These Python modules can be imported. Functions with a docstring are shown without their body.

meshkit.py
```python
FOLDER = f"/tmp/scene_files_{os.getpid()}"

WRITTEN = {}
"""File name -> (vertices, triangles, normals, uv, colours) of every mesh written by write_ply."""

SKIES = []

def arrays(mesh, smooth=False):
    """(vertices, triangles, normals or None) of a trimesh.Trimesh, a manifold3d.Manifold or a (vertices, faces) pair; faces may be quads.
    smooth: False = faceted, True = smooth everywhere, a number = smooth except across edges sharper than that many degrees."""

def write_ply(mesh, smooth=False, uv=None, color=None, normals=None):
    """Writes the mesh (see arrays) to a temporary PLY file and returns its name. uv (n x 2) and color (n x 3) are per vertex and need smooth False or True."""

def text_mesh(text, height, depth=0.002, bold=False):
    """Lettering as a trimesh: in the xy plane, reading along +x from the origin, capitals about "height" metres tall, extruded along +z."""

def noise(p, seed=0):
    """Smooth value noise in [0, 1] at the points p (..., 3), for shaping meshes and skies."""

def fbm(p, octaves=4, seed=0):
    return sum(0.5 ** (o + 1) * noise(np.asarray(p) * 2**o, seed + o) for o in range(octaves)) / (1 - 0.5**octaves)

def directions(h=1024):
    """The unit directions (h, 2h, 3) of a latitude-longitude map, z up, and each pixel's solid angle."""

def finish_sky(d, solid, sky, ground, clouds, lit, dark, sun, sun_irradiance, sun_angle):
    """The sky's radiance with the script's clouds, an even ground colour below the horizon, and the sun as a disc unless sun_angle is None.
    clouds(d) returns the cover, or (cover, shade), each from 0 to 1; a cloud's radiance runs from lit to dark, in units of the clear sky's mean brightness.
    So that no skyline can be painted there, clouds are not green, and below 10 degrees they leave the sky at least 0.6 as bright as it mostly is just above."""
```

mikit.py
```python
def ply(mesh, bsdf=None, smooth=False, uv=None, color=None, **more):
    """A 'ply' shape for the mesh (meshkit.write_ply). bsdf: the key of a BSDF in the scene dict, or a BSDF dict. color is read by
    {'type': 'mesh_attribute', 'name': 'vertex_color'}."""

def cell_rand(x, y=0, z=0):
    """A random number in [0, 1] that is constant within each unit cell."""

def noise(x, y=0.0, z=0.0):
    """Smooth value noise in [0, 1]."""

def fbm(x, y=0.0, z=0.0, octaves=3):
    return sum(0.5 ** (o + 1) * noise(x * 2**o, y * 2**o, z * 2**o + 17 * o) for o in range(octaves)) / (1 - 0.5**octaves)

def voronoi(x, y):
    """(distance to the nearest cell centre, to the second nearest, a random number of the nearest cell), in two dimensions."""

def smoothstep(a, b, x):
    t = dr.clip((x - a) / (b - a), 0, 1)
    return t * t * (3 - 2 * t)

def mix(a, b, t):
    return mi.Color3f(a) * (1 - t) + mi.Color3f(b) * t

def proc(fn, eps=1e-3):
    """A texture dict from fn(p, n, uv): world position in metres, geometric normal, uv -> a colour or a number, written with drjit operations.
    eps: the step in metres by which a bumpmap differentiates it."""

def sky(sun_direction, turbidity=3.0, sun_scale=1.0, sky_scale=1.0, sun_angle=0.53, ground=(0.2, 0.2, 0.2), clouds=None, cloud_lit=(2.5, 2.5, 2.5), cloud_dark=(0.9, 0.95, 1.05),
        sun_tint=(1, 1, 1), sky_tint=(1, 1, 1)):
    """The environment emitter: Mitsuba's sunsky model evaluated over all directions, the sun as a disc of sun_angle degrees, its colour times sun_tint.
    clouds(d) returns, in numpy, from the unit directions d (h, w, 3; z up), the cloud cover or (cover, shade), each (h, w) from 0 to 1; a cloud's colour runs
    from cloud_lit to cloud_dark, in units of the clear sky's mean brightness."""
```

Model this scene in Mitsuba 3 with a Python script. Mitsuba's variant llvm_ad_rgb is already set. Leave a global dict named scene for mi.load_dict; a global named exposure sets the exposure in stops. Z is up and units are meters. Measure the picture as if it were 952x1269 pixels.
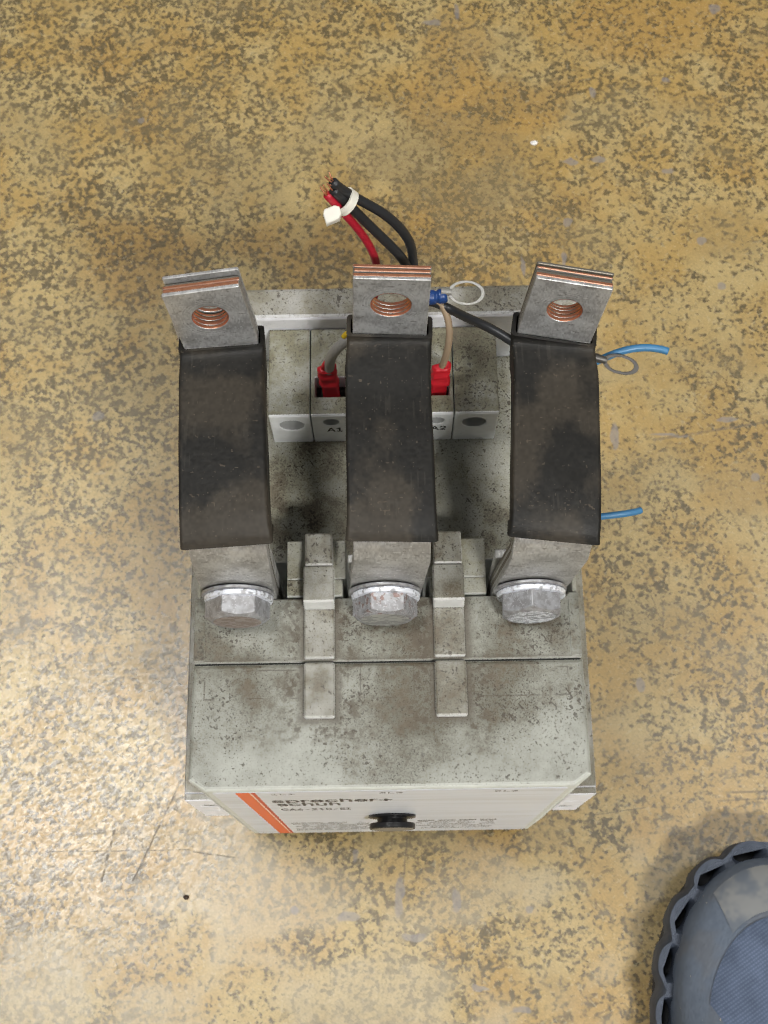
import math, random
import numpy as np, trimesh, shapely, drjit as dr, mitsuba as mi, mikit, meshkit
from shapely.geometry import Polygon, Point, box as sbox
from mikit import noise, fbm, smoothstep, mix, proc, voronoi

random.seed(4); rng = np.random.default_rng(4)
T = mi.ScalarTransform4f
H0 = 178.0                       # floor lies 178 mm below the contactor's top face; modelling is done in mm with z = 0 at that face
scene, labels = {}, {}

# ------------------------------------------------------------------ camera, light, exposure
exposure = -0.46
eye = np.array([0.00068559, -0.04956835, 0.43321891 + 0.178])
fwd = np.array([-0.0024855, 0.31941556, -0.94761148])
up = -np.array([-0.01711873, -0.94748914, -0.31932942])
scene['camera'] = {'type': 'thinlens', 'aperture_radius': 0.0006, 'focus_distance': 0.415, 'fov': math.degrees(2 * math.atan(476 / 1600)), 'fov_axis': 'x', 'near_clip': 0.01, 'far_clip': 50.0,
                   'to_world': T().look_at(origin=eye.tolist(), target=(eye + fwd).tolist(), up=up.tolist())}
AMBIENT = (0.15, 0.155, 0.16)
LAMPS = [  # centre x, y, z (m), length, width, radiance, turned about z
    (-0.80, 0.33, 2.60, 0.70, 0.60, 34.0, 0),
    (1.05, 0.36, 2.60, 0.60, 0.60, 13.0, 0),
    (0.85, -1.60, 2.60, 0.55, 0.30, 235.0, 0),
]
scene['room_light'] = {'type': 'constant', 'radiance': {'type': 'rgb', 'value': list(AMBIENT)}}

# ------------------------------------------------------------------ materials
def rgb(*v): return {'type': 'rgb', 'value': list(v)}
def principled(color, rough, metal=0.0, spec=0.5, **k):
    return {'type': 'twosided', 'bsdf': {'type': 'principled', 'base_color': color if isinstance(color, dict) else rgb(*color),
            'roughness': rough if isinstance(rough, dict) else float(rough), 'metallic': float(metal), **({'specular': float(spec)} if metal < .5 else {}), **k}}
def bump(b, fn, height, eps=2e-4):
    return {'type': 'twosided', 'bsdf': {'type': 'bumpmap', 'arbitrary': proc(fn, eps), 'scale': height, 'bsdf': b['bsdf']}}

STAINS = [(-132.7,388.8,2.3,2),(-146.7,210.9,3.5,2.9),(193,457,3.5,3.7),(120,402.1,2.3,3.7),(101.4,319.9,2.7,2.9),(180.1,279.3,2.3,2.5),(117.2,195.3,1.9,8.2),
 (185.7,172.2,2.3,2.5),(120.5,66.7,2.3,2.9),(3.2,-28.2,2.4,9.4),(29.1,-30.7,2.3,5.3),(-20.7,-36.6,5.4,2.2),(10.1,-45.4,6,2.2),(-44.8,-32.7,2.3,2),(61.5,-34.7,1.9,2),
 (38.3,-67.9,4.6,1.8),(56.8,-76.2,3.9,2),(105,357.8,4.6,1.8),(120.1,358.5,3.9,2.2),(30.9,451.6,5.4,2),(45,458.6,1.9,5.7),(75.2,293.4,1.3,5.7),(97.7,295.4,1.3,5.7),
 (157.6,350.5,3.1,1.6),(172,307.1,2.3,2.9),(-16.8,-10.1,1.5,3.3),(161.7,409.3,2.3,1.6),(174.6,203.1,5.4,1.2),(145,194.8,9.6,1)]
SCRATCH = [(-96.6,28.4,-118.2,-19.2,.55),(-127.8,3.2,-132.6,-19,.7),(155.9,16.1,175.4,16.2,.6),(151.8,12.5,175,12.9,.48),(7.5,.3,5.1,-22.2,.45),(-133.3,173.7,-124.8,184.4,.35),
 (-130.8,172.3,-122.3,183,.35),(-90.9,-6.8,-68.6,-10,.42),(136.7,192.7,195.8,201.4,.8),(93.4,6.9,117.9,9.8,.35),(-157.8,-5.7,-92.8,-5.7,.28)]

def scratch(x, y):
    m = mi.Float(0)
    jx, jy = .5 * (fbm(x / 6, y / 6, 3.0, 2) - .5), .5 * (fbm(x / 6, y / 6, 9.0, 2) - .5)
    brk = .55 + .45 * smoothstep(.35, .6, fbm(x / 2.2, y / 2.2, 6.0, 2))
    for (x0, y0, x1, y1, wd) in SCRATCH:
        dx, dy = x1 - x0, y1 - y0
        t = dr.clip(((x - x0) * dx + (y - y0) * dy) / (dx * dx + dy * dy), 0, 1)
        d = dr.sqrt(dr.square(x + jx - x0 - t * dx) + dr.square(y + jy - y0 - t * dy))
        m = dr.maximum(m, (1 - smoothstep(wd * .5, wd * 1.3, d)) * brk)
    return m
def floor_color(p, n, uv):
    x, y = p.x * 1000, p.y * 1000
    w1, w2 = fbm(x / 5, y / 5, 3.0, 2) - .5, fbm(x / 5, y / 5, 9.0, 2) - .5
    xs, ys = x * .94 + 1.6 * w1 + .34 * y, y * .94 + 1.6 * w2 - .34 * x
    big = fbm(x / 75, y / 75, 1.0, 3)
    mid = fbm(x / 20, y / 20, 5.0, 3)
    a = fbm(xs / 2.1, ys / 2.1, 2.0, 2)
    b = fbm(ys / 1.15 + 40, xs / 1.15, 6.0, 2)
    worn = smoothstep(50, 130, x + 60 * (mid - .5)) * (1 - smoothstep(190, 340, y + 80 * (big - .5))) * smoothstep(-40, 30, y)
    worn = dr.maximum(worn, .55 * (1 - smoothstep(-30, 40, y + 50 * (big - .5))))
    dens = 0.512 + .055 * worn - .03 * (1 - smoothstep(-120, -20, x)) * smoothstep(120, 300, y) - 0.20 * (big - .5) - .17 * (mid - .5)
    s1 = smoothstep(dens - .10, dens + .185, a * .70 + b * .30)
    s2 = smoothstep(.56, .80, b) * smoothstep(.30, .65, mid)
    fine = fbm(x / .7 + .3 * y, y / .7, 4.0, 2)
    brown_patch = dr.exp(-dr.square((x - 35) / 75) - dr.square((y - 345) / 70)) * smoothstep(.25, .6, mid)  # broad, uneven darker brown patch of floor behind the contactor
    light = mix((.40, .265, .085), (.44, .328, .140), smoothstep(.3, .7, fbm(x / 24 + 9, y / 24, 7.0, 3)))
    light = mix(light, (.37, .222, .060), .75 * smoothstep(.47, .70, fbm(x / 44, y / 44, 12.0, 3)) * (1 - .6 * worn))
    light = light * (.84 + .32 * fine)
    dark = mix((.070, .052, .023), (.105, .080, .038), fine)
    c = mix(light, dark, dr.clip(.84 * s1 + .45 * s2, 0, .92))
    gl = smoothstep(.80, .90, noise(x / 1.3 + .6 * y, y / 1.3 - .5 * x, 51.0))
    c = mix(c, (.56, .49, .33), .28 * gl)
    c = mix(c, c * mi.Color3f(.83, .83, .82), worn * .85)
    c = mix(c, mi.Color3f(.20, .145, .062) * (.75 + .5 * fine), .55 * brown_patch)
    cream = (1 - smoothstep(-40, 60, y + 90 * (big - .5))) * smoothstep(.42, .66, fbm(x / 32 + 5, y / 24, 18.0, 3))
    c = mix(c, mi.Color3f(.43, .365, .245) * (.85 + .3 * fine), .5 * cream)
    smudge = smoothstep(.52, .74, fbm(x / 36 + 20, y / 26, 15.0, 3))
    c = mix(c, mi.Color3f(.26, .205, .105) * (.8 + .4 * fine), .26 * smudge)
    ex, ey = x + 3.2 * w2, y + 3.2 * w1
    m = mi.Float(0)
    for (sx, sy, ra, rb) in STAINS:
        m = dr.maximum(m, 1 - smoothstep(.75, 1.15, dr.sqrt(dr.square((ex - sx) / ra) + dr.square((ey - sy) / rb))))
    c = mix(c, (.225, .205, .20), m * .65)
    return mix(c, (.10, .08, .055), scratch(x, y) * .55)
def floor_rough(p, n, uv):
    x, y = p.x * 1000, p.y * 1000
    u, v = x * .8 + y * .6, y * .8 - x * .6
    g = fbm(u / 1.6, v / .7, 22.0, 2)
    r = .29 + .11 * smoothstep(.25, .8, g) + .06 * fbm(x / 40, y / 40, 2.0, 2)
    return mi.Color3f(dr.maximum(r, .55 * scratch(x, y)))
def floor_bump(p, n, uv):
    x, y = p.x * 1000, p.y * 1000
    return fbm(x / 1.1, y / 1.1, 31.0, 3) * .8 + fbm(x / 3, y / 3, 3.0, 2) * .4 + fbm(x / 14, y / 14, 3.0, 2) * .5
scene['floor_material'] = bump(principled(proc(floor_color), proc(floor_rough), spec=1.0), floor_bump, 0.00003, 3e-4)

RECTS = [(-62.2, 30.6, -29.0, 40.2, 1.), (-9.3, 30.2, 8.8, 44, .8), (28, 30.4, 61, 39.9, .8)]
def dirty(clean, soot, amount, wear=False):
    def fn(p, n, uv):
        x, y, z = p.x * 1000, p.y * 1000, p.z * 1000
        upf = dr.maximum(smoothstep(.86, .97, n.z), smoothstep(.25, .5, n.z) * (1 - smoothstep(.1, .3, -n.y)))
        rx, ry = x * .83 + y * .56, y * .83 - x * .56
        big = fbm(rx / 24, ry / 24, z / 26 + 3, 3)
        mid = fbm(rx / 7 + 5, ry / 7, z / 8, 3)
        fine = fbm(rx / 1.3, ry / 1.3, z / 1.5, 3)
        load = mi.Float(1.0) if not wear else .55 + .75 * smoothstep(8, 60, y + 40 * (big - .5)) + .55 * dr.exp(-dr.square((x - 12) / 26) - dr.square((y - 20) / 16))
        cl = mi.Color3f(*clean) * (.92 + .16 * fbm(x / 3, y / 3, z / 3, 2))
        c = mix(cl, mi.Color3f(*soot) * (.75 + .5 * fine), upf * dr.clip(dr.sqrt(load) * amount * (.62 + .42 * smoothstep(.30, .70, big * .5 + mid * .5) + .25 * (fine - .5)), 0, .95))
        smear = smoothstep(.50, .70, mid * .6 + fine * .4) * upf * load
        c = mix(c, (.125, .098, .064), dr.clip(.75 * smear * smoothstep(.36, .60, big) * min(1, amount * 1.6), 0, .85))
        # specks of grit: fine, medium and a few coarse
        dn = fbm(rx / 11 + 9, ry / 11, z / 11, 2)
        ld = dr.clip(load, .3, 1.2)
        g1 = fbm(rx / .52, ry / .42, z / .5, 2)
        g2 = fbm(ry / .95 + 7, rx / .80, z / .9, 2)
        k = smoothstep(.0, .09, g1 - .70 + .22 * (dn - .5) + .05 * (ld - 1)) * .85
        k = dr.maximum(k, smoothstep(.0, .045, g2 - .715 + .34 * (dn - .5) + .05 * (ld - 1)))
        d, _, h = voronoi(rx / 5.2 + 2.5 * (fine - .5) * .2, ry / 5.2 + .3 * (g1 - .5))
        k = dr.maximum(k, dr.select(h * (1.3 - .5 * ld) < .10, 1 - smoothstep(.05, .13, d * (.7 + .8 * fine)), 0))
        grain = smoothstep(.46, .66, fbm(rx / .42, ry / .42, z / .4 + 5, 2)) * (.32 + .68 * smoothstep(.42, .66, big * .5 + mid * .5)) * upf * load
        c = mix(c, (.105, .083, .056), dr.clip(.62 * grain, 0, .7))
        c = mix(c, (.048, .036, .024), k * (.10 + .70 * upf))
        if wear:      # the edges of old stickers on the top face, and soot packed along the ribs and the seam
            m = mi.Float(0)
            zt = smoothstep(H0 - 1, H0 - .3, z)
            for (x0, y0, x1, y1, s) in RECTS:
                qx, qy = dr.abs(x - (x0 + x1) / 2) - (x1 - x0) / 2, dr.abs(y - (y0 + y1) / 2) - (y1 - y0) / 2
                d = dr.abs(dr.maximum(qx, qy) + .5 * (mid - .5))
                m = dr.maximum(m, s * (1 - smoothstep(.1, .34, d)) * smoothstep(.38, .58, fbm(x / 5, y / 5, 1.0, 2)))
            for xr in (-23.2, 21.2):
                d = dr.maximum(dr.abs(x - xr) - 5.6, dr.maximum(23 - y, 0))
                m = dr.maximum(m, (1 - smoothstep(.0, 3.2, d + 3.4 * (fine - .4) + 3 * (mid - .5))))
                m = dr.maximum(m, .9 * smoothstep(.50, .62, fine * .6 + mid * .4) * (1 - smoothstep(3, 11, d)))
            m = dr.maximum(m, .6 * (1 - smoothstep(.5, 2.2, dr.abs(y - 43) + 2.0 * (fine - .45))))
            c = mix(c, (.075, .058, .040), m * zt * .72)
        return c
    return fn
CLEAN, SOOT = (.56, .57, .54), (.275, .262, .205)
scene['cover_plastic'] = principled(proc(dirty((.55, .565, .515), (.122, .119, .088), .86, True)), .6)
scene['housing_plastic'] = principled(proc(dirty(CLEAN, (.25, .24, .17), 1.0)), .6)
scene['rib_plastic'] = principled(proc(dirty((.60, .60, .57), (.165, .155, .115), 1.0)), .42)
scene['coil_plastic'] = principled(proc(dirty((.74, .76, .76), (.165, .155, .088), 1.1)), .45)
scene['base_plastic'] = principled(proc(dirty((.76, .77, .80), (.215, .20, .145), 1.1)), .45)
scene['white_edge'] = principled((.72, .73, .71), .35)
scene['dark_gap'] = principled((.012, .011, .009), .8)
def label_color(p, n, uv):
    x, z = p.x * 1000, p.z * 1000
    s = fbm(x / 40, z / 3, 1.0, 3)
    c = mix((.60, .635, .69), (.57, .60, .645), smoothstep(.4, .7, s))
    return mix(c, (.42, .41, .39), .15 * smoothstep(.5, .75, fbm(x / 55 + 3, z / 6, 8.0, 3)))
scene['label_sheet'] = principled(proc(label_color), .32)
scene['orange_print'] = principled((.72, .115, .025), .4)
scene['red_print'] = principled((.55, .06, .025), .4)
scene['pale_print'] = principled((.70, .50, .40), .4)
scene['black_print'] = principled((.018, .018, .02), .5)
scene['grey_print'] = principled((.16, .16, .16), .5)
scene['hole_grey'] = principled((.42, .43, .42), .6)
scene['knob_black'] = principled((.014, .014, .015), .32)
scene['knob_face'] = principled((.16, .145, .115), .4)

def sleeve_color(p, n, uv):
    x, y, z = p.x * 1000, p.y * 1000, p.z * 1000
    a = fbm(x / 19 + 2, y / 24, z / 19, 3) + .05 * (fbm(x / 2.2, y / 2.8, z / 2.2, 2) - .5)
    b = fbm(x / 1.1, y / 1.3, z / 1.1, 2)
    c = mix((.007, .007, .0065), (.018, .0165, .014), b)
    c = mix(c, mi.Color3f(.044, .0365, .027) * (.75 + .5 * b), .85 * smoothstep(.44, .62, a + .05 * (b - .5)))
    sc = smoothstep(.70, .76, noise(x / .7, y / 9, z / 4)) * smoothstep(.55, .7, fbm(x / 9 + 3, y / 9, 2.0, 2))
    c = mix(c, (.07, .062, .05), .18 * sc)
    k = smoothstep(.86, .93, noise(x / .7 + 5, y / .7, z / .7))
    return mix(c, (.13, .10, .07), .45 * k)
def sleeve_rough(p, n, uv):
    return mi.Color3f(.42 + .3 * fbm(p.x * 120, p.y * 120, p.z * 120, 3))
def sleeve_bump(p, n, uv):
    return fbm(p.x * 160, p.y * 120, p.z * 160, 3) + .25 * noise(p.x * 900, p.y * 900, p.z * 900)
scene['sleeve_rubber'] = bump(principled(proc(sleeve_color), proc(sleeve_rough), spec=.32), sleeve_bump, 0.0004, 3e-4)
scene['sleeve_inside'] = principled((.04, .04, .045), .6)

HOLES = []
def tin_color(p, n, uv):
    x, y, z = p.x * 1000, p.y * 1000, p.z * 1000
    a = fbm(x / 6, y / 6, z / 6, 3)
    b = fbm(x / .5, y / 2.5, z / 1.4, 2)
    c = mix((.40, .395, .385), (.66, .66, .65), smoothstep(.3, .7, a * .6 + b * .4))
    c = mix(c, (.20, .185, .165), .55 * smoothstep(.62, .80, fbm(x / 2 + 7, y / 1.2, z / 1.2, 3)))
    c = mix(c, (.27, .26, .225), .22 * (1 - smoothstep(H0 + 38, H0 + 50, z)))
    c = mix(c, (.80, .80, .80), .5 * smoothstep(.80, .88, noise(x / .9, y / .9, z / .9 + 11)))
    m = mi.Float(0)
    for h, r in HOLES:
        d = dr.sqrt(dr.square(x - h[0]) + dr.square(y - h[1]) + dr.square(z - H0 - h[2])) + .9 * (a - .5)
        for q, wd in ((r + 1.6, .22), (r + 2.6, .3), (r + 3.5, .2)):
            m = dr.maximum(m, 1 - smoothstep(wd * .3, wd, dr.abs(d - q)))
    return mix(c, (.85, .85, .84), .38 * m * smoothstep(.40, .58, fbm(x / 4, y / 4, z / 4 + 3, 2)))
def tin_rough(p, n, uv):
    return mi.Color3f(.34 + .26 * fbm(p.x * 300, p.y * 300, p.z * 300, 3))
def tin_bump(p, n, uv):
    return fbm(p.x * 260, p.y * 260, p.z * 260, 3) + .3 * noise(p.x * 1500, p.y * 500, p.z * 700)
scene['tinned_metal'] = bump(principled(proc(tin_color), proc(tin_rough), metal=.62), tin_bump, 0.00022, 2e-4)
def copper_color(p, n, uv):
    a = fbm(p.x * 900, p.y * 900, p.z * 900, 3)
    cut = smoothstep(.6, .9, n.z) * smoothstep(H0 + 58, H0 + 60, p.z * 1000)
    return mix(mix((.36, .35, .33), (.55, .54, .52), a), mix((.30, .115, .06), (.56, .25, .14), a), cut)
scene['copper_edge'] = principled(proc(copper_color), .48, metal=.7)
scene['copper_bright'] = principled((.86, .40, .24), .34, metal=.85)
scene['strip_dull'] = principled((.22, .20, .165), .5, metal=.7)
def zinc_color(rust):
    def fn(p, n, uv):
        x, y, z = p.x * 1000, p.y * 1000, p.z * 1000
        a = fbm(x / 1.8, y / 1.8, z / 1.8, 3)
        c = mix((.29, .285, .29), (.42, .425, .44), smoothstep(.30, .70, a))
        c = mix(c, (.62, .63, .66), .5 * smoothstep(.62, .72, fbm(x / .5, y / .5, z / .5 + 9, 2)))
        if rust: c = mix(c, (.20, .07, .035), .6 * smoothstep(.60, .70, fbm(x / 1.3 + 3, y / 1.3, z / 1.3, 3)))
        return c
    return fn
def zinc_bump(p, n, uv): return fbm(p.x * 700, p.y * 700, p.z * 700, 3)
scene['zinc'] = bump(principled(proc(zinc_color(False)), .42, metal=.5), zinc_bump, 0.00005, 1.5e-4)
scene['rusty_zinc'] = bump(principled(proc(zinc_color(True)), .48, metal=.45), zinc_bump, 0.00007, 1.5e-4)
def face_mat(c0, c1, sc):
    return bump(principled(proc(lambda p, n, uv: mix(c0, c1, smoothstep(.38, .62, fbm(p.x * sc, p.y * sc, p.z * sc, 3)))), .5, metal=.3), zinc_bump, 0.00008)
scene['face_brown'] = face_mat((.27, .215, .185), (.36, .31, .28), 500)
scene['face_grey'] = face_mat((.28, .28, .265), (.42, .42, .39), 500)
scene['face_flaky'] = face_mat((.34, .35, .37), (.80, .82, .86), 900)
scene['washer_zinc'] = bump(principled(proc(lambda p, n, uv: mix((.36, .36, .37), (.78, .81, .87), smoothstep(.28, .50, fbm(p.x * 900, p.y * 900, p.z * 900, 3)))), .42, metal=.25), zinc_bump, 0.0001, 1.5e-4)
scene['red_insulation'] = principled((.42, .012, .03), .4)
scene['red_nylon'] = principled((.50, .01, .02), .45)
scene['black_insulation'] = principled((.02, .021, .023), .38)
scene['blue_insulation'] = principled((.055, .19, .36), .38)
scene['blue_nylon'] = principled((.012, .045, .17), .35)
scene['tan_insulation'] = principled((.30, .22, .145), .5)
scene['grey_insulation'] = principled((.25, .24, .22), .5)
scene['yellow_insulation'] = principled((.62, .42, .02), .4)
scene['tie_nylon'] = principled((.70, .68, .60), .38)
scene['ring_tin'] = principled((.235, .23, .21), .45, metal=.2)
scene['ring_dark'] = principled((.10, .095, .088), .45, metal=.6)
scene['strand_copper'] = principled((.80, .38, .22), .35, metal=.9)

def shoe_color(p, n, uv):
    x, y, z = p.x * 1000, p.y * 1000, p.z * 1000
    f = fbm(x / 2, y / 2, z / 2, 3)
    c = mix((.100, .124, .165), (.135, .162, .205), f)
    c = mix(c, (.15, .14, .13), .28 * smoothstep(.52, .72, fbm(x / 13, y / 13, z / 13, 3)))
    return mix(c, (.35, .31, .26), .7 * smoothstep(.93, .96, noise(x / 2.1, y / 2.1, z / 2.1)))
def shoe_bump(p, n, uv): return noise(p.x * 1300, p.y * 1300, p.z * 1300) + fbm(p.x * 90, p.y * 90, p.z * 90, 2) * 3
scene['shoe_fabric'] = bump(principled(proc(shoe_color), .75, spec=.25), shoe_bump, 0.0002, 2e-4)
def mesh_color(p, n, uv):
    x, y = p.x * 1000, p.y * 1000
    s = dr.sin((x * .62 - y * 1.0) * 4.1) * .5 + .5
    t = dr.sin((x * 1.0 + y * .62) * 4.4) * .5 + .5
    return mix((.080, .104, .160), (.112, .144, .212), s * (.45 + .55 * t)) * (.7 + .6 * fbm(x / 5, y / 5, 3.0, 3))
scene['shoe_mesh'] = principled(proc(mesh_color), .75, spec=.25)
scene['shoe_overlay'] = principled(proc(lambda p, n, uv: mix((.12, .14, .17), (.22, .225, .225), smoothstep(.3, .65, fbm(p.x * 140, p.y * 140, p.z * 140, 3)))), .6)
scene['shoe_sole'] = principled(proc(lambda p, n, uv: mix((.036, .046, .068), (.068, .082, .110), fbm(p.x * 300, p.y * 300, p.z * 300, 3))), .6, spec=.35)
scene['shoe_outsole'] = principled((.02, .022, .028), .7)
scene['lamp_housing'] = principled((.75, .75, .74), .5)
scene['grit'] = principled((.78, .76, .72), .5)
scene['dark_grit'] = principled((.035, .02, .012), .5)

# ------------------------------------------------------------------ mesh helpers (mm)
def world(m):
    m = m.copy(); v = np.array(m.vertices); v[:, 2] += H0; m.vertices = v * .001
    return m
def obj(key, mesh, mat, smooth=False, **more):
    k, n = key, 0
    while k in scene: n += 1; k = f'{key}_{n:03d}'
    scene[k] = mikit.ply(world(mesh), mat, smooth, **more)
    return k
def free(name):
    k, n = name, 0
    while k in labels: n += 1; k = f'{name}_{n:03d}'
    return k
def tag(key, label, cat=None, group=None, kind=None):
    d = {'label': label}
    if cat: d['category'] = cat
    if group: d['group'] = group
    if kind: d['kind'] = kind
    labels[key] = d
    return key

def inset_ring(pts, d):
    p = np.asarray(pts, float); a, b = np.roll(p, 1, 0), np.roll(p, -1, 0)
    e1, e2 = p - a, b - p
    e1 /= np.linalg.norm(e1, axis=1, keepdims=True); e2 /= np.linalg.norm(e2, axis=1, keepdims=True)
    n1, n2 = np.c_[-e1[:, 1], e1[:, 0]], np.c_[-e2[:, 1], e2[:, 0]]     # left normals: inwards for a counter-clockwise ring
    m = n1 + n2; m /= np.maximum((m * n1).sum(1, keepdims=True), .3)
    return p + m * d
def slab(poly, levels):
    """Prism of a polygon (holes allowed) through (z, inset) levels from bottom to top, closed with caps: bevelled edges."""
    poly = shapely.geometry.polygon.orient(poly, 1.0)
    rings = [np.array(poly.exterior.coords)[:-1]] + [np.array(r.coords)[:-1] for r in poly.interiors]
    v2, f2 = trimesh.creation.triangulate_polygon(poly, engine='earcut')
    allp = np.vstack(rings)
    from scipy.spatial import cKDTree
    idx = cKDTree(allp).query(v2)[1]
    f2 = idx[f2]
    V, n = [], len(allp)
    for z, ins in levels:
        V.append(np.c_[np.vstack([inset_ring(r, ins) for r in rings]), np.full(n, z)])
    # make the cap triangles counter-clockwise
    a, b, c = allp[f2[:, 0]], allp[f2[:, 1]], allp[f2[:, 2]]
    s = (b[:, 0] - a[:, 0]) * (c[:, 1] - a[:, 1]) - (b[:, 1] - a[:, 1]) * (c[:, 0] - a[:, 0])
    f2 = np.where((s < 0)[:, None], f2[:, ::-1], f2)
    F = [f2[:, ::-1], f2 + n * (len(levels) - 1)]
    o = 0
    for r in rings:
        i = np.arange(len(r)) + o; j = np.roll(i, -1)
        for k in range(len(levels) - 1):
            F += [np.c_[i + k * n, j + k * n, j + (k + 1) * n], np.c_[i + k * n, j + (k + 1) * n, i + (k + 1) * n]]
        o += len(r)
    return trimesh.Trimesh(np.vstack(V), np.vstack(F), process=False)
def rrect(x0, y0, x1, y1, r=.6, seg=2):
    return sbox(x0 + r, y0 + r, x1 - r, y1 - r).buffer(r, quad_segs=seg) if r > 0 else sbox(x0, y0, x1, y1)
def bbox(x0, x1, y0, y1, z0, z1, b=.5, r=None):
    """Box with bevelled edges."""
    return slab(rrect(x0, y0, x1, y1, b if r is None else r), [(z0, b), (z0 + b, 0), (z1 - b, 0), (z1 - b * .3, b * .3), (z1, b)])
def cat(*m): return trimesh.util.concatenate(list(m))
def facing_front(m, y):
    """A slab modelled in (x, z) with its thickness along +z is stood up so that it faces -y, its back at y."""
    m = m.copy(); v = np.array(m.vertices); m.vertices = np.c_[v[:, 0], y - v[:, 2], v[:, 1]]
    return m
def smooth_path(pts, n=60):
    from scipy.interpolate import CubicSpline
    pts = np.asarray(pts, float); s = np.r_[0, np.cumsum(np.linalg.norm(np.diff(pts, axis=0), axis=1))]
    return CubicSpline(s, pts)(np.linspace(0, s[-1], n))
def tube(pts, r, n=60, seg=14, taper=None, closed=False):
    p = smooth_path(pts, n) if len(pts) < n else np.asarray(pts, float)
    t = np.gradient(p, axis=0)
    if closed: t = np.roll(p, -1, 0) - np.roll(p, 1, 0)
    t /= np.linalg.norm(t, axis=1, keepdims=True)
    u = np.cross(t[0], [.3, .2, .9]); u /= np.linalg.norm(u); V = []
    for i in range(len(p)):
        u = u - t[i] * (u @ t[i]); u /= np.linalg.norm(u); w = np.cross(t[i], u)
        a = np.linspace(0, 2 * np.pi, seg, endpoint=False)
        rr = r if taper is None else r * taper[i]
        V.append(p[i] + rr * (np.cos(a)[:, None] * u + np.sin(a)[:, None] * w))
    V = np.vstack(V); F = []
    m = len(p)
    for i in range(m if closed else m - 1):
        for j in range(seg):
            a, b = i * seg + j, i * seg + (j + 1) % seg
            c, d = ((i + 1) % m) * seg + j, ((i + 1) % m) * seg + (j + 1) % seg
            F += [[a, b, d], [a, d, c]]
    if not closed:
        V = np.vstack([V, p[0], p[-1]])
        for j in range(seg):
            F += [[m * seg, (j + 1) % seg, j], [m * seg + 1, (m - 1) * seg + j, (m - 1) * seg + (j + 1) % seg]]
    return trimesh.Trimesh(V, F, process=False)
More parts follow.
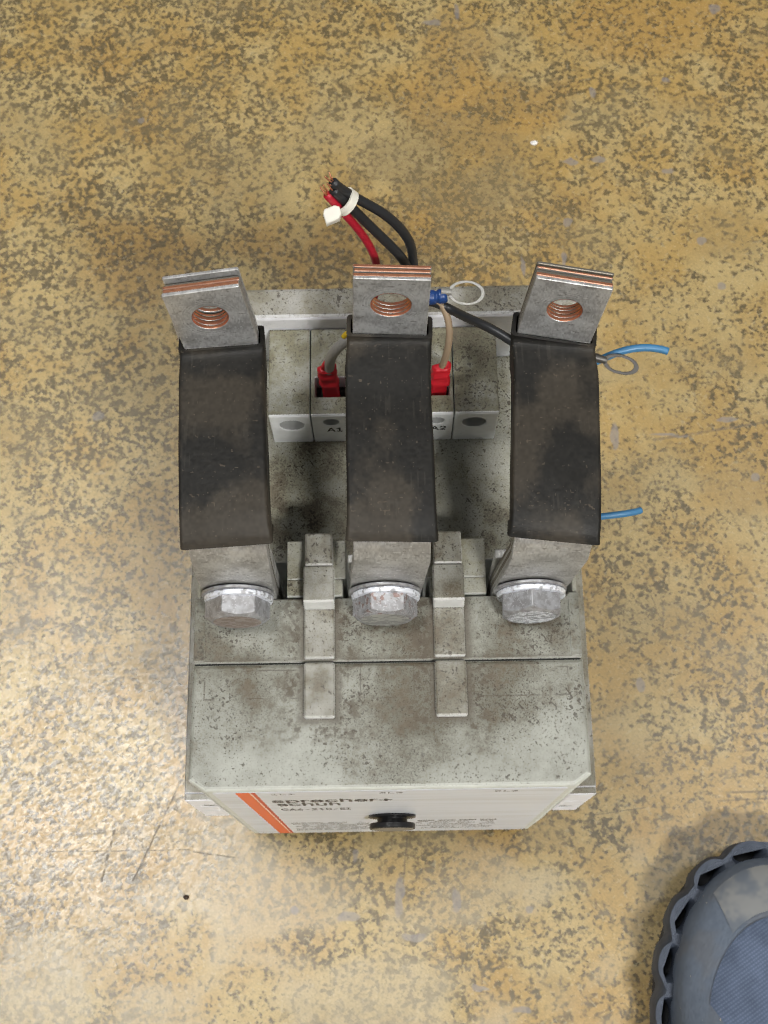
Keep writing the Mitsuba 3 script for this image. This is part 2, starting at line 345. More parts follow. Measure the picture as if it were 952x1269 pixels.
def lathe_y(profile, cx, cy, cz, seg=48):
    """Revolves (radius, forward) about an axis along -y through (cx, cy, cz)."""
    a = np.linspace(0, 2 * np.pi, seg, endpoint=False)
    V = np.vstack([np.c_[cx + r * np.cos(a), np.full(seg, cy - h), cz + r * np.sin(a)] for r, h in profile])
    F = []
    for k in range(len(profile) - 1):
        for j in range(seg):
            p, q = k * seg + j, k * seg + (j + 1) % seg
            F += [[p, q, q + seg], [p, q + seg, p + seg]]
    return trimesh.Trimesh(V, F, process=False)

# ------------------------------------------------------------------ floor
g = np.array([[-2500, -2500, -H0], [2500, -2500, -H0], [2500, 2500, -H0], [-2500, 2500, -H0]], float)
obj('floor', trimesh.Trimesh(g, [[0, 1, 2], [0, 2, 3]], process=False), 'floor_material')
tag('floor', 'yellow ochre concrete floor with dark speckles and worn gloss', 'floor', kind='structure')

# ------------------------------------------------------------------ lamps (above the frame)
for i, (lx, ly, lz, ln, wd, rad, rz) in enumerate(LAMPS):
    key = free('ceiling_lamp')
    tag(key, ['ceiling lamp above and left of the contactor', 'ceiling lamp above and right of the contactor', 'wide ceiling lamp in front of the contactor'][i], 'ceiling lamp')
    hz = lz * 1000 - H0
    cx, cy, l, w = lx * 1000, ly * 1000, ln * 500, wd * 500
    obj(key + '__housing', bbox(cx - l - 20, cx + l + 20, cy - w - 20, cy + w + 20, hz + 6, hz + 70, 4), 'lamp_housing')
    q = np.array([[cx - l, cy - w, hz], [cx + l, cy - w, hz], [cx + l, cy + w, hz], [cx - l, cy + w, hz]], float)
    obj(key + '__diffuser', trimesh.Trimesh(q, [[0, 2, 1], [0, 3, 2]], process=False), 'lamp_housing',
        emitter={'type': 'area', 'radiance': rgb(rad, rad * .985, rad * .95)})

# ------------------------------------------------------------------ contactor
K = 'contactor'
tag(K, 'dirty grey three pole contactor standing on the speckled floor', 'contactor')
plan = Polygon([(-66.6, 42.5), (-67, 3.8), (-61.2, 0), (61.2, 0), (67, 3.8), (66.6, 42.5)])
obj(K + '__front_cover', slab(plan, [(-165, 1.6), (-163.4, 0), (-1.5, 0), (-.9, .25), (-.3, .8), (0, 1.5)]), 'cover_plastic')
obj(K + '__rear_cover', cat(bbox(-66.2, 66.2, 43.15, 65.2, -160, 0, .4), bbox(-66.3, -62.6, 43.7, 65.9, -30, .35, .25), bbox(62.6, 66.3, 43.7, 65.9, -30, .35, .25)), 'cover_plastic')
obj(K + '__seam', bbox(-66, 66, 42, 44, -150, -1.6, .1), 'dark_gap')
# walls between the terminals, each with its little tab
for x0, x1 in ((-66, -64.4), (-34.6, -14.2), (14.2, 34.6), (64.4, 66)):
    if x1 - x0 > 5:
        obj(K + '__barrier', cat(bbox(x0, x1, 72, 86, -150, .6, .35), bbox(x0 + (0 if x0 < 0 else 1.0), x1 - (1.0 if x0 < 0 else 0), 66.1, 71.9, -150, .4, .3)), 'housing_plastic')
    else:
        obj(K + '__barrier', bbox(x0, x1, 66.1, 86, -150, -1.0, .5), 'housing_plastic')
for x0, x1 in ((-28.5, -18.0), (15.9, 26.6)):
    k = obj(K + '__rib', cat(bbox(x0, x1, 23.4, 42.4, -6, 2.2, .8), bbox(x0 + .1, x1 - .1, 43.8, 61.2, -6, 2.0, .6)), 'rib_plastic')
    prof = np.array([(60.8, -4), (60.8, 2.2), (62.2, 6.4), (63.0, 6.8), (74.6, 6.8), (75, 6.5), (75, -4)])
    m = slab(Polygon(prof), [(0, .5), (.5, 0), (x1 - x0 - .5, 0), (x1 - x0, .5)])
    v = np.array(m.vertices); m.vertices = np.c_[x0 + v[:, 2], v[:, 0], v[:, 1]]
    obj(k + '__rear_rib', cat(m, bbox(x0 + .5, x1 - .5, 75.3, 87, -6, 6.6, .7)), 'rib_plastic')
# middle housing, recess behind the terminals, side flanges, base plate
obj(K + '__housing', cat(bbox(-69, 69, 86.1, 168.8, -178, -26, .5), bbox(-66, 66, 60, 86, -178, -150.2, .5)), 'housing_plastic')
for sgn, zh, zl in ((-1, -79.5, -95.5), (1, -104, -84)):
    xa, xb = sorted((sgn * 67.2, sgn * 77.5))
    plate = rrect(xa, -119, xb, -60.3, .8).difference(Point(sgn * 70.6, zh).buffer(3.4)).difference(rrect(min(sgn * 68, sgn * 75.5), zl - 1, max(sgn * 68, sgn * 75.5), zl + 1, .9))
    k = obj(K + '__side_flange', cat(facing_front(slab(plate, [(0, 0), (2.2, 0), (2.6, .4)]), 6.2), bbox(xa, xb, 6.3, 168.5, -119, -60.3, .5)), 'base_plastic')
    obj(k + '__screw_hole', lathe_y([(.01, .05), (3.3, .05)], sgn * 70.6, 6.25, zh), 'dark_gap')
obj(K + '__base_plate', bbox(-77.5, 77.5, 169, 181.5, -178, 8.6, 1.5), 'base_plastic')

# coil terminal block with three caps
def cap(x0, x1, holes, slots, deep):
    hole = rrect(x0, -26, x1, -.8, .3)
    for hx, hz, hr in holes: hole = hole.difference(Point(hx, hz).buffer(hr, quad_segs=12))
    front = facing_front(slab(hole, [(0, 0), (deep - .4, 0), (deep, .35)]), 134 + deep)
    back, sheet = rrect(x0, 134.05 + deep, x1, 168.6, .3), rrect(x0, 134.2, x1, 168.7, .3)
    for s in slots: back = back.difference(sbox(*s)); sheet = sheet.difference(sbox(*s))
    return cat(front, slab(back, [(-26, 0), (-.85, 0)]), slab(sheet, [(-.78, 0), (-.25, 0), (0, .3)]))
def hole_floor(k, hx, hz, hr, deep, mat):
    obj(k + '__hole', lathe_y([(hr - .03, -.3), (hr - .03, -deep + .2), (.01, -deep + .2)], hx, 134, hz, 40), mat, 50)
k = obj(K + '__coil_block', cap(-42, -27, [(-34, -9.6, 4.6)], [], 9), 'coil_plastic')
hole_floor(k, -34, -9.6, 4.6, 9, 'hole_grey')
k = obj(K + '__coil_block', cap(-26.5, 25.5, [(-19.4, -7.2, 3.0), (19.4, -7.2, 3.0)], [(-25.0, 141.2, -13.6, 149), (13.6, 141.2, 24.2, 149)], 5), 'coil_plastic')
for hx in (-19.4, 19.4): hole_floor(k, hx, -7.2, 3.0, 5, 'hole_grey')
labels[k] = {'label': 'middle cap of the coil block with two slots'}
obj(k + '__slot', bbox(-25.6, -13, 140.6, 149.6, -14, -9, .1), 'dark_gap'); obj(k + '__slot', bbox(13, 24.8, 140.6, 149.6, -14, -9, .1), 'dark_gap')
for s, tx in (('A1', -21.4), ('A2', 17.2)):
    m = meshkit.text_mesh(s, 3.4, .12, bold=True); v = np.array(m.vertices); v[:, 1] += -15.6; v[:, 0] += tx; m.vertices = v
    obj(k + '__lettering', facing_front(m, 134.02), 'black_print')
k = obj(K + '__coil_block', cap(26, 42, [(33.4, -9.2, 4.5)], [], 9), 'coil_plastic')
hole_floor(k, 33.4, -9.2, 4.5, 9, 'hole_grey')

# front label
L = obj(K + '__label', facing_front(slab(rrect(-59.2, -162.4, 59.2, -3.2, 1.0), [(0, 0), (.25, 0)]), 0), 'label_sheet')
labels[L] = {'label': 'grey front label with orange stripe and black lettering'}
def plate(x0, x1, z0, z1, y=-.25, t=.06, shear=0.0):
    return facing_front(slab(Polygon([(x0 + shear, z0), (x1 + shear, z0), (x1, z1), (x0, z1)]), [(0, 0), (t, 0)]), y)
obj(L + '__orange_stripe', plate(-51.6, -46.9, -162.2, -3.4, shear=1.6), 'orange_print')
obj(L + '__pale_line', plate(-46.9, -46.3, -162.2, -3.4, shear=1.6), 'pale_print')
obj(L + '__red_line', plate(-46.3, -45.0, -162.2, -3.4, shear=1.2), 'red_print')
def words(text, x, z, h, mat, name, bold=False, wide=1.0):
    m = meshkit.text_mesh(text, h, .06, bold=bold); v = np.array(m.vertices)
    v[:, 0] = v[:, 0] * wide + x; v[:, 1] += z; m.vertices = v
    obj(L + '__' + name, facing_front(m, -.25), mat)
words('sprecher+', -42.3, -35.0, 9.4, 'black_print', 'maker_lettering', True, .695)
words('schuh', -41.4, -46.5, 9.4, 'black_print', 'maker_lettering', True, .64)
words('CA6-210-EI', -41.0, -63.0, 6.6, 'black_print', 'model_lettering', True, .455)
for s, x in (('1L1', -40.5), ('3L2', -4.0), ('5L3', 35.0)): words(s, x, -11.0, 3.4, 'grey_print', 'terminal_lettering', False)
def small_print(x0, x1, z0, z1, rows, seed, gap=.45):
    r = random.Random(seed); ms = []
    for i in range(rows):
        z = z1 - (z1 - z0) * (i + .5) / rows; x = x0 + r.random()
        while x < x1 - 2:
            w = r.uniform(1.2, 4.2)
            if r.random() < .82: ms.append(plate(x, min(x + w, x1), z - 1.0, z + 1.0))
            x += w + gap
    return cat(*ms)
obj(L + '__small_print', small_print(-41.5, -8.5, -150, -112, 7, 1), 'grey_print')
obj(L + '__small_print', small_print(10.5, 44, -150, -114, 6, 2), 'grey_print')
obj(L + '__table_rule', cat(*[plate(11 + 8.6 * i, 18 + 8.6 * i, -113.6, -110.4) for i in range(4)]), 'grey_print')
# round switch position indicator in the middle of the label
kn = obj(K + '__position_indicator', lathe_y([(.01, .2), (9.3, .2), (9.3, .9), (8.8, 1.1), (6.2, 1.1), (6.0, 1.2), (5.8, 3.1), (6.0, 3.2), (8.6, 3.2), (9.0, 3.5), (9.0, 5.2), (8.7, 5.5), (.01, 5.5)], .6, -.2, -88), 'knob_black', 35)
obj(kn + '__face', lathe_y([(.01, .12), (7.9, .12), (8.1, 0)], .6, -5.7, -88), 'knob_face')

# ------------------------------------------------------------------ flexible laminated links, with bolt and washer
def bar_path(x0, yaw, zs, ez, xb, xs, xl, lean):
    r = np.array([[0, -16], [0, 0], [0, 14], [0, 26], [.8, 36], [3.0, 44], [7.4, 50], [14, 51.4], [26, 51.0], [42, 49.3], [58, 46.6], [70.5, 44.0 + ez], [75.2, 43.6 + ez], [77.6, 45.8 + ez]], float)
    r[:, 0] *= zs
    d = np.array([math.sin(math.radians(9)), math.cos(math.radians(9))])
    p = smooth_path(r, 90)
    end = p[-1]
    lug = np.array([end + d * s for s in np.linspace(.8, 29.4, 12)])
    p = np.vstack([p, lug])
    a = np.radians(yaw) * np.clip(p[:, 0] / 5, 0, 1)
    dr_ = np.diff(p[:, 0], prepend=p[0, 0])
    X = x0 + np.cumsum(dr_ * np.sin(a)); Y = 65.5 + np.cumsum(dr_ * np.cos(a))
    rr = p[:, 0] + np.where(np.arange(len(p)) < 45, .12 * np.clip(p[:, 1], 0, 40), 0)
    e_ = rr[-len(lug)]
    X = X + np.interp(rr, [0, 5.5, 9, e_ - 12.0, e_ - 1.0, 999], [0, xb, xb, xs, xl, xl])
    X[-len(lug):] += lean * np.linspace(.8, 29.4, len(lug))
    P = np.c_[X, Y, p[:, 1]]
    w = np.c_[np.cos(a), -np.sin(a), np.zeros(len(a))]
    t = np.gradient(P, axis=0); t /= np.linalg.norm(t, axis=1, keepdims=True)
    for i in range(len(P) - len(lug), len(P)):
        w[i] = w[i] - t[-1] * (w[i] @ t[-1]); w[i] /= np.linalg.norm(w[i])
    n = np.cross(w, t); n /= np.linalg.norm(n, axis=1, keepdims=True)      # towards the front (-y) on the upright part, up on the level part
    if n[0, 1] > 0: n = -n
    return P, w, n, len(lug)
def ribbon(P, w, n, width, t0, t1, ch=.25):
    """Flat strip: width across w, from depth t0 to t1 below the outer face (along -n)."""
    h = width / 2
    prof = [(-h + ch, -t0), (h - ch, -t0), (h, -t0 - ch), (h, -t1 + ch), (h - ch, -t1), (-h + ch, -t1), (-h, -t1 + ch), (-h, -t0 - ch)]
    V = np.vstack([P[i] + np.array([a * w[i] + b * n[i] for a, b in prof]) for i in range(len(P))]); F = []
    for i in range(len(P) - 1):
        for j in range(8):
            a, b = i * 8 + j, i * 8 + (j + 1) % 8
            F += [[a, a + 8, b + 8], [a, b + 8, b]]
    e = (len(P) - 1) * 8
    for j in range(1, 7): F += [[0, j, j + 1], [e, e + j + 1, e + j]]
    return trimesh.Trimesh(V, F, process=False)
def wrap_sleeve(P, w, n, width, thick, wall, i0, i1, seedv):
    """Rubber sleeve: a tube of rounded-rectangle section round the strips, with open ends and a wall thickness."""
    out = rrect(-width / 2, -thick, width / 2, 1.6, 1.3, 4); q = np.array(out.exterior.coords)[:-1]
    inn = np.array(rrect(-width / 2 + wall, -thick + wall, width / 2 - wall, 1.6 - wall, 1.2, 4).exterior.coords)[:-1]
    V, m = [], len(q)
    ids = np.arange(i0, i1 + 1)
    # denser along the length
    from scipy.interpolate import interp1d
    s = np.linspace(i0, i1, 70)
    I = lambda A: interp1d(np.arange(len(A)), A, axis=0)(s)
    Pp, ww, nn = I(P), I(w), I(n)
    rings = []
    for i in range(len(s)):
        fl = 1 + .004 * math.sin(i * .21 + seedv) + (.035 * math.exp(-i / 3.0)) + .02 * math.exp(-(len(s) - 1 - i) / 2.5)
        b = meshkit.noise(np.c_[q * .12, np.full(m, i * .07 + 10 * seedv)]) - .5
        qq = q * np.array([fl, 1]) * (1 + .012 * b[:, None])
        rings.append(Pp[i] + qq[:, :1] * ww[i] + qq[:, 1:] * nn[i])
    inner = [Pp[i] + inn[:, :1] * ww[i] + inn[:, 1:] * nn[i] for i in range(len(s))][::-1]
    allr = rings + [x for x in inner]
    V = np.vstack(allr); F = []
    R = len(allr)
    for i in range(R):
        k = (i + 1) % R
        for j in range(m):
            a, b, c, d = i * m + j, i * m + (j + 1) % m, k * m + j, k * m + (j + 1) % m
            F += [[a, b, d], [a, d, c]]
    me = trimesh.Trimesh(V, F, process=False)
    if me.volume < 0: me.invert()
    return me
BARS = [  # x at the bolt, yaw (deg, + = to the right), label, layers (material, thickness, end trim), gap before each, sleeve path indices, bolt material
    (-50.4, -3.4, 'left flexible link in black sleeve, its lug leaning to the left', 'zinc'),
    (-.6, 1.5, 'middle flexible link in black sleeve, ending in front of the tied wires', 'rusty_zinc'),
    (48.6, 7.0, 'right flexible link in black sleeve, beside the blue wire', 'zinc'),
]
STACK = [
    [('tinned_metal', 1.3, .0, 0.0), ('copper_edge', 1.5, .5, .22), ('copper_edge', 1.3, .9, .35), ('strip_dull', .9, 1.8, .35), ('tinned_metal', 1.2, .2, 1.0)],
    [('tinned_metal', 1.2, .0, 0.0), ('copper_edge', 1.3, .4, .2), ('copper_edge', 1.3, .0, .25), ('copper_edge', 1.2, -.2, .2)],
    [('tinned_metal', 1.3, .0, 0.0), ('copper_edge', 1.3, .2, .2), ('strip_dull', 1.1, .9, .25), ('copper_edge', .9, .2, .25), ('strip_dull', 1.0, -.4, .25)],
]
for b, (x0, yaw, text, boltm) in enumerate(BARS):
    B = free('flexible_link'); tag(B, text, 'busbar', 'flexible links bolted to the contactor')
    P, w, n, nl = bar_path(x0, yaw, (.965, .99, .97)[b], (-.3, 1.6, .5)[b], (.9, 2.6, 3.6)[b], (.9, .6, .8)[b], (1.3, 1.1, -.8)[b], (-.095, .03, .10)[b])
    WID = 24.4
    i_l = len(P) - nl                          # first lug station
    depth = 0.0
    lw, ln_ = w[-1], n[-1]; lt = np.cross(ln_, lw); lt = lt if lt[2] > 0 else -lt
    O = P[i_l]; LL = float(np.linalg.norm(P[-1] - O)); hole_s = (14.9, 15.4, 14.9)[b]; R_ = (5.9, 6.1, 5.7)[b]
    HOLES.append((O + lt * hole_s, R_))
    for mat, th, trim, gap in STACK[b]:
        d0 = depth + gap; d1 = d0 + th; depth = d1
        low = ribbon(P[:i_l + 1], w[:i_l + 1], n[:i_l + 1], WID, d0, d1, .2)
        wd = WID + rng.uniform(-.3, .3)
        oval = shapely.affinity.scale(Point(0, hole_s).buffer(R_, quad_segs=12), (1.08 if b == 1 else 1), 1)
        pl = rrect(-wd / 2, -.5, wd / 2, LL - trim, .5).difference(oval)
        sl = slab(pl, [(-d1, .22), (-d1 + .22, 0), (-d0 - .22, 0), (-d0, .22)])
        v = np.array(sl.vertices); sl.vertices = O + v[:, :1] * lw + v[:, 1:2] * lt + v[:, 2:3] * ln_
        # the tinned outer strips keep copper only at the cut end of the inner strips
        k = obj(B + '__strip', cat(low, sl), mat)
        if mat == 'copper_edge': labels[k] = {'label': 'inner copper strip with a bare copper edge'}
        a = np.linspace(0, 2 * np.pi, 40, endpoint=False); pr = [(R_ - .05, -d1 + .05), (R_ - .14, -d1 + .35), (R_ - .14, -d0 - .35), (R_ - .05, -d0 - .03)]
        V = np.vstack([O + (np.cos(a)[:, None] * r * (1.08 if b == 1 else 1)) * lw + (hole_s + np.sin(a)[:, None] * r) * lt + h * ln_ for r, h in pr]); F = []
        for i in range(3):
            for j in range(40):
                p_, q_ = i * 40 + j, i * 40 + (j + 1) % 40
                F += [[p_, q_, q_ + 40], [p_, q_ + 40, p_ + 40]]
        obj(k + '__bore', trimesh.Trimesh(V, F, process=False), 'copper_bright', True)
    i0 = int(np.argmin(np.abs(P[:i_l, 2] - 48.5) + 100 * (np.arange(i_l) > 60)))
    i1 = i_l - (1, 0, 0)[b]
    sm = wrap_sleeve(P, w, n, 28.0, depth + 1.6, 1.1, i0, i1, b + 1.0)
    obj(B + '__sleeve', sm, 'sleeve_rubber', 40)
    # hexagon bolt and washer
    cy, cz = 65.5 - .6, 9.9
    ang = np.radians([-8, -5, 33][b])
    hexa = Polygon([(11.0 * math.cos(ang + i * math.pi / 3), 11.0 * math.sin(ang + i * math.pi / 3)) for i in range(6)])
    import manifold3d as m3
    hx = m3.Manifold.extrude(m3.CrossSection([np.array(shapely.geometry.polygon.orient(hexa.buffer(-.35).buffer(.35, quad_segs=2), 1.0).exterior.coords)[:-1]]), 6.9)
    cone = m3.Manifold.cylinder(6.9, 8.7 + 6.9 * 1.5, 8.7, 64)
    hm = (hx ^ cone).to_mesh()
    m = trimesh.Trimesh(np.array(hm.vert_properties[:, :3]), np.array(hm.tri_verts), process=False)
    v = np.array(m.vertices); v[:, 0] += x0; v[:, 1] += cz; m.vertices = v
    kb = obj(B + '__bolt', facing_front(m, cy - 3.2), boltm)
    obj(kb + '__face', lathe_y([(.01, .12), (7.9, .12), (8.2, -.05)], x0, cy - 3.2 - 6.9, cz, 40), ('face_brown', 'face_grey', 'face_flaky')[b])
    labels[kb] = {'label': ['grey bolt head with brownish face', 'bolt head with rust at its corners', 'bolt head with a pale flaky face'][b]}
    obj(kb + '__flat_washer', lathe_y([(5, 0), (12.0, 0), (12.3, .25), (12.3, 1.0), (12.0, 1.25), (5, 1.25)], x0, cy, cz), 'zinc', 40)
    obj(kb + '__spring_washer', lathe_y([(5, 1.3), (11.4, 1.3), (11.7, 1.6), (11.5, 2.9), (10.9, 3.2), (5, 3.2)], x0 + .3, cy, cz - .3), 'washer_zinc', 40)
    obj(K + '__terminal', bbox(x0 - 12.2, x0 + 12.2, 65.9 + depth, 69.1 + depth, -40, 21, .5), 'tinned_metal')

# ------------------------------------------------------------------ coil leads
for x, yaw, y0, lab in ((-19.6, -6, 146.4, 'red push on connector with grey wire left of the middle link'), (20.6, 8, 146.2, 'red push on connector with tan wire right of the middle link')):
    C = tag(free('push_connector'), lab, 'connector')
    body = slab(rrect(-3.3, -1.9, 3.3, 1.9, 1.2, 3), [(-9, .4), (-5, .1), (0, 0), (2, -.2), (4, .1), (6, -.3), (8, .15), (9.6, .0), (10.4, .6)])
    v = np.array(body.vertices); v = v + np.c_[meshkit.noise(v * .5, 3), meshkit.noise(v * .5, 4), meshkit.noise(v * .3, 5)] * 1.5 - .75
    ca, sa = math.cos(math.radians(yaw)), math.sin(math.radians(yaw))
    body.vertices = np.c_[x + v[:, 0] * ca + v[:, 2] * .06 * np.sign(x), y0 + v[:, 1] + .18 * v[:, 2], v[:, 2]]
    obj(C + '__shell', body.subdivide(), 'red_nylon', 50)
    if x < 0:
        obj(C + '__wire', tube([(-19.8, 148, 8), (-18.6, 147.6, 17), (-16.0, 148, 25.5), (-12, 150, 29), (-6, 153, 33)], 1.9), 'grey_insulation', True)
        obj(C + '__red_lead', tube([(-21.2, 148, 8), (-20.8, 148, 13.5), (-19, 148.6, 16)], .8, 24), 'red_nylon', True)
    else:
        obj(C + '__wire', tube([(21.0, 148, 8), (22.4, 149, 16), (23.4, 152, 24), (22.6, 157, 31), (19.5, 160.5, 35), (15, 161, 36)], 1.25), 'tan_insulation', True)

# wires behind the middle lug, tied together at their cut ends
W = tag('tied_wires', 'red and black wires held by a white cable tie, behind the middle lug', 'wires')
tip = np.array([-15.5, 170, 88.0])
obj(W + '__red_wire', tube([(-5, 160, 30), (-1.2, 164.5, 45), (-1.6, 166, 53.4), (-5.6, 168, 67.1), (-10.5, 169.3, 77), (-16.2, 170.5, 87.5)], 1.35), 'red_insulation', True)
obj(W + '__black_wire', tube([(12, 160, 36), (10, 164, 48), (7.6, 165.2, 55.4), (-.4, 168, 67.6), (-8.0, 170.2, 78.6), (-14.2, 171.5, 88.6)], 1.6), 'black_insulation', True)
obj(W + '__black_wire', tube([(12, 161, 34), (11.4, 165, 45), (10.7, 167, 52.8), (9.6, 168.8, 60.5), (6.7, 170.2, 66.9), (0.3, 171.6, 75.3), (-7.2, 172.2, 82.4), (-14.2, 172.6, 91)], 1.6), 'black_insulation', True)
for (bx, by, bz), kk, nn in (((-16.4, 170.5, 87.7), 'red', 4), ((-14.4, 171.6, 88.8), 'b', 4), ((-14.6, 172.8, 91.4), 'c', 4)):
    ms = []
    for i in range(nn):
        a = i * 2 * math.pi / nn
        p0 = np.array([bx, by, bz]) + .45 * np.array([math.cos(a), math.sin(a), 0]); dirv = np.array([-.9, .5, 1.6]) + rng.uniform(-.7, .7, 3)
        ms.append(tube([p0, p0 + dirv * .7, p0 + dirv * 1.3 + rng.uniform(-.25, .25, 3)], .26, 10, 6))
    obj(W + '__strands', cat(*ms), 'strand_copper', True)
ax = np.array([-.70, .22, .68]); ax /= np.linalg.norm(ax)
u_ = np.cross(ax, [0, 1, 0]); u_ /= np.linalg.norm(u_); w_ = np.cross(ax, u_)
c0 = np.array([-10.4, 171.0, 82.6])
def band(c, ax, u, w, ra, rb, wid, th):
    V, F, S = [], [], 48
    for i in range(S):
        a = 2 * math.pi * i / S
        for (q, hh) in ((0, -wid / 2), (th, -wid / 2), (th, wid / 2), (0, wid / 2)):
            V.append(c + u * (ra + q) * math.cos(a) + w * (rb + q) * math.sin(a) + ax * hh)
    for i in range(S):
        for j in range(4):
            a, b, d, e = i * 4 + j, i * 4 + (j + 1) % 4, ((i + 1) % S) * 4 + j, ((i + 1) % S) * 4 + (j + 1) % 4
            F += [[a, b, e], [a, e, d]]
    m = trimesh.Trimesh(np.array(V), F, process=False)
    return m
obj(W + '__cable_tie', band(c0, ax, u_, w_, 3.3, 3.6, 2.6, .9), 'tie_nylon')
hd = slab(Polygon([(-3.0, -2.2), (1.8, -2.2), (3.0, -.6), (3.0, 1.4), (1.6, 2.4), (-2.2, 2.4), (-3.0, 1.0)]), [(-1.9, .3), (-1.6, 0), (1.6, 0), (1.9, .3)])
v = np.array(hd.vertices)
hc = np.array([-14.7, 166.4, 82.2])
hd.vertices = hc + v[:, :1] * np.array([.86, .32, .1]) + v[:, 1:2] * np.array([-.28, .90, .30]) + v[:, 2:3] * np.array([0, -.32, .95])
obj(W + '__tie_head', hd, 'tie_nylon')

# ring terminals
def ring_terminal(c, a, b, ru, rv, hole, th, barrel):
    poly = shapely.affinity.scale(Point(0, 0).buffer(1, quad_segs=14), ru, rv).difference(shapely.affinity.scale(Point(0, 0).buffer(1, quad_segs=14), ru * hole, rv * hole))
    m = slab(poly, [(-th / 2, .12), (-th / 2 + .12, 0), (th / 2 - .12, 0), (th / 2, .12)])
    a = np.asarray(a, float); a /= np.linalg.norm(a); b = np.asarray(b, float); b = b - a * (a @ b); b /= np.linalg.norm(b); nn = np.cross(a, b)
    v = np.array(m.vertices); m.vertices = np.asarray(c) + v[:, :1] * a + v[:, 1:2] * b + v[:, 2:3] * nn
    t = tube([np.asarray(c) - a * (ru * .9 + barrel), np.asarray(c) - a * (ru * .9 + barrel * .4), np.asarray(c) - a * ru * .82], 1.6, 20, 12, np.linspace(1, .75, 20))
    return m, t
Rg = tag('ring_lead', 'black lead with blue collar and shiny ring terminal right of the middle lug', 'wire')
m, t = ring_terminal((29.0, 162.0, 38.6), (.96, -.02, -.10), (.20, .86, .42), 6.4, 4.2, .80, .7, 3.0)
obj(Rg + '__ring', cat(m, t), 'ring_tin', 40)
obj(Rg + '__collar', tube([(15.2, 161, 37.6), (18.6, 161.2, 37.6), (22.4, 161.6, 37.9)], 2.6, 20, 14, 1 - .22 * np.cos(np.linspace(0, 2 * np.pi, 20)) ** 8), 'blue_nylon', True)
obj(Rg + '__wire', tube([(14, 160.5, 36.0), (18.5, 160.5, 34.6), (23.1, 159, 33.2), (28.5, 153.6, 37.2), (34.3, 148, 41.8), (44.7, 140, 43.1), (52, 134, 41)], 1.6), 'black_insulation', True)
Rb = tag('blue_lead', 'blue wire and dull ring terminal sticking out from under the right sleeve', 'wire')
m, t = ring_terminal((79.8, 134.4, 38.2), (.95, -.25, -.10), (.25, .66, .55), 6.2, 3.3, .74, .8, 3.4)
obj(Rb + '__ring', cat(m, t), 'ring_dark', 40)
obj(Rb + '__blue_wire', tube([(64, 134, 36), (70.5, 136, 35.8), (76.0, 138.4, 36), (82.5, 140.6, 36.2), (90, 141.2, 36.4), (96.6, 139.8, 36.2)], 1.3), 'blue_insulation', True)
Lb = tag('blue_wire', 'short blue wire end beside the lower edge of the right sleeve', 'wire')
obj(Lb, tube([(66, 92, -2), (76, 92.8, 1.8), (84, 93.6, 2), (90.3, 95.2, .8)], 1.2), 'blue_insulation', True)
Yl = tag('yellow_wire', 'bit of yellow wire peeking out at the top of the middle sleeve', 'wire')
obj(Yl, tube([(-13.2, 146.6, 37.5), (-11.6, 147.4, 39), (-9.6, 148.2, 40), (-6, 150, 40.5)], .9), 'yellow_insulation', True)

# ------------------------------------------------------------------ shoe at the lower right
SX, SY, SW, SLEN = 164.0, -85.0, 54.0, 78.0
def outline(inset, n=240, wave=0.0):
    pts = []
    for i in range(n):
        t = 2 * math.pi * i / n
        c, s = math.cos(t), math.sin(t)
        back = s < 0
        a = SW - inset
        bl = (SLEN if not back else 205) - inset
        x = a * (abs(c) ** (.94 if not back else .55)) * (1 if c > 0 else -1)
        y = bl * (abs(s) ** (.96 if not back else .9)) * (1 if s > 0 else -1)
        if back: x = x * (1 - .20 * (abs(s)) ** 1.2)
        pts.append((SX + x, SY + y))
    p = np.array(pts)
    if wave:
        L_ = np.r_[0, np.cumsum(np.linalg.norm(np.diff(p, axis=0), axis=1))]
        k = round(L_[-1] / 23.0)
        p = inset_ring(p, wave * (.5 - .5 * np.cos(2 * np.pi * L_ / L_[-1] * k)) [:, None] ** 3)
        return p, L_, k
    return p
S = tag('shoe', 'blue grey trainer with a chunky ridged sole at the lower right', 'shoe')
po, Lr, kk = outline(0, 480, 2.4)
sole = Polygon(po).buffer(0)
mid = outline(5.6, 480)
for j in range(kk):
    s_ = (j + .5) * Lr[-1] / kk
    i = int(np.argmin(np.abs(Lr - j * Lr[-1] / kk)))
    c = mid[i]; tdir = mid[(i + 1) % 480] - mid[i - 1]
    e = shapely.affinity.rotate(shapely.affinity.scale(Point(*c).buffer(1, quad_segs=8), 5.6, 2.7), math.degrees(math.atan2(tdir[1], tdir[0])))
    if (j + .5) % 1 == .5: sole = sole.difference(e)
zf = -H0
obj(S + '__sole', slab(sole, [(zf + 8, 1.6), (zf + 11, .4), (zf + 17, 0), (zf + 21, .4), (zf + 24.5, 1.3), (zf + 26, 2.6)]), 'shoe_sole', 40)
obj(S + '__outsole', slab(Polygon(outline(3.0, 240)), [(zf + .3, 1.5), (zf + 3, 0), (zf + 10, 0), (zf + 11, .5)]), 'shoe_outsole', 40)
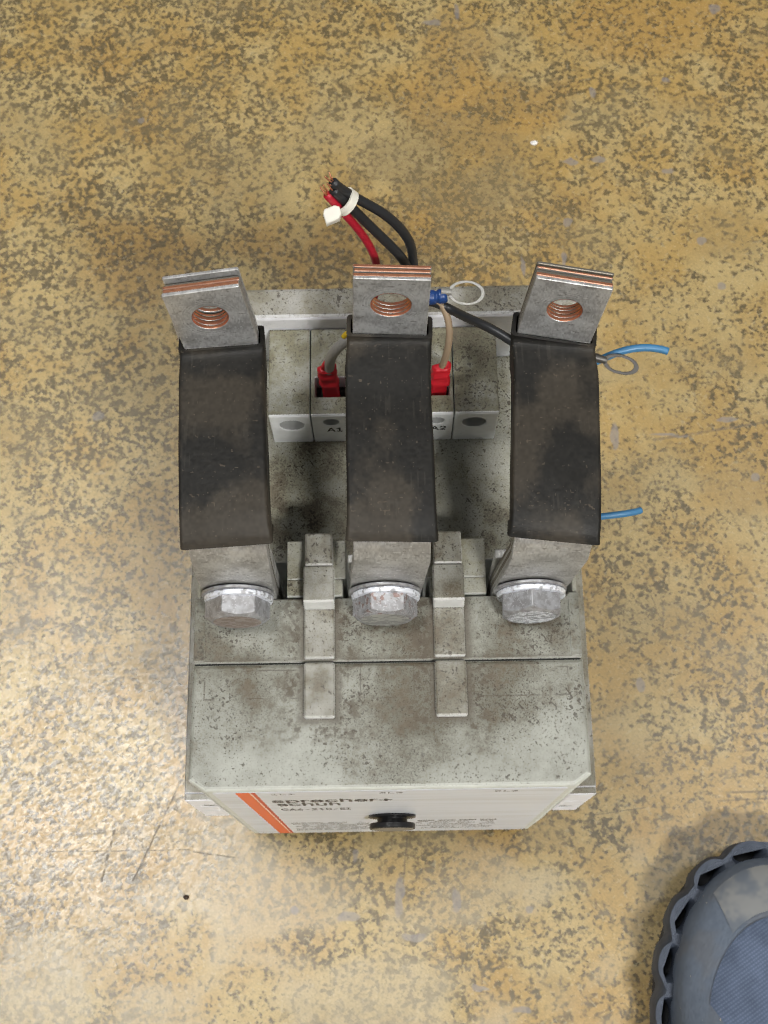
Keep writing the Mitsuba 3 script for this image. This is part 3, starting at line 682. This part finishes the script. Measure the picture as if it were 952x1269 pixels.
def upper(f0, f1, g0, g1, off, nu=70, nv=60):
    """Patch of the upper: u runs round the outline (turns), v from the sole edge (0) to the crest (1)."""
    V, F = [], []
    for a in range(nu + 1):
        t = 2 * math.pi * (f0 + (f1 - f0) * a / nu)
        c, s = math.cos(t), math.sin(t)
        back = s < 0
        ex, ey = (SW - 7.6) * abs(c) ** .94 * np.sign(c), ((SLEN - 8) if not back else 195) * abs(s) ** (.96 if not back else .9) * np.sign(s)
        if back: ex = (SW - 7.6) * abs(c) ** .55 * np.sign(c) * (1 - .2 * abs(s) ** 1.2)
        for b in range(nv + 1):
            q = g0 + (g1 - g0) * b / nv
            sh = math.cos(q * math.pi / 2)                           # plan position shrinks to the crest line
            crest = (0.0, -115.0 * (1 if True else 0))
            x = ex * sh; y = ey * sh + crest[1] * .42 * (1 - sh)
            hgt = 44 + 40 * max(0.0, min(1.0, (18 - y) / 130)) ** 1.1
            z = zf + 24 + (hgt - 14) * math.sin(q * math.pi / 2) ** .82
            nrm = np.array([c * sh, s * sh, math.sin(q * math.pi / 2)]); nrm /= np.linalg.norm(nrm)
            V.append(np.array([SX + x, SY + y, z]) + nrm * off)
    for a in range(nu):
        for b in range(nv):
            i = a * (nv + 1) + b
            F += [[i, i + nv + 1, i + nv + 2], [i, i + nv + 2, i + 1]]
    return trimesh.Trimesh(np.array(V), F, process=False)
obj(S + '__upper', upper(0, 1, -.08, 1, 0, 140, 50), 'shoe_fabric', True)
obj(S + '__mesh_panel', upper(.06, .44, .42, .98, .7), 'shoe_mesh', True)
obj(S + '__toe_overlay', upper(.20, .345, .17, .40, .8, 40, 20), 'shoe_overlay', True)

# ------------------------------------------------------------------ small bits on the floor
c = trimesh.creation.icosphere(2, 1.0); v = np.array(c.vertices); v *= (1 + .5 * (meshkit.noise(v * 1.7, 5)[:, None] - .5)); c.vertices = v * [2.0, 1.5, 1.0] + [85.3, 369.6, -H0 + .7]
tag(obj('paint_chip', c, 'grit'), 'small white chip on the floor at the upper right', 'chip')
c = trimesh.creation.icosphere(2, 1.0); v = np.array(c.vertices); v *= .85 * (1 + .4 * (meshkit.noise(v * 1.7, 8)[:, None] - .5)); c.vertices = v * [1.5, 1.2, .9] + [-93.6, -26.7, -H0 + .6]
tag(obj('grit_crumb', c, 'dark_grit'), 'dark brown crumb on the floor at the lower left', 'crumb')
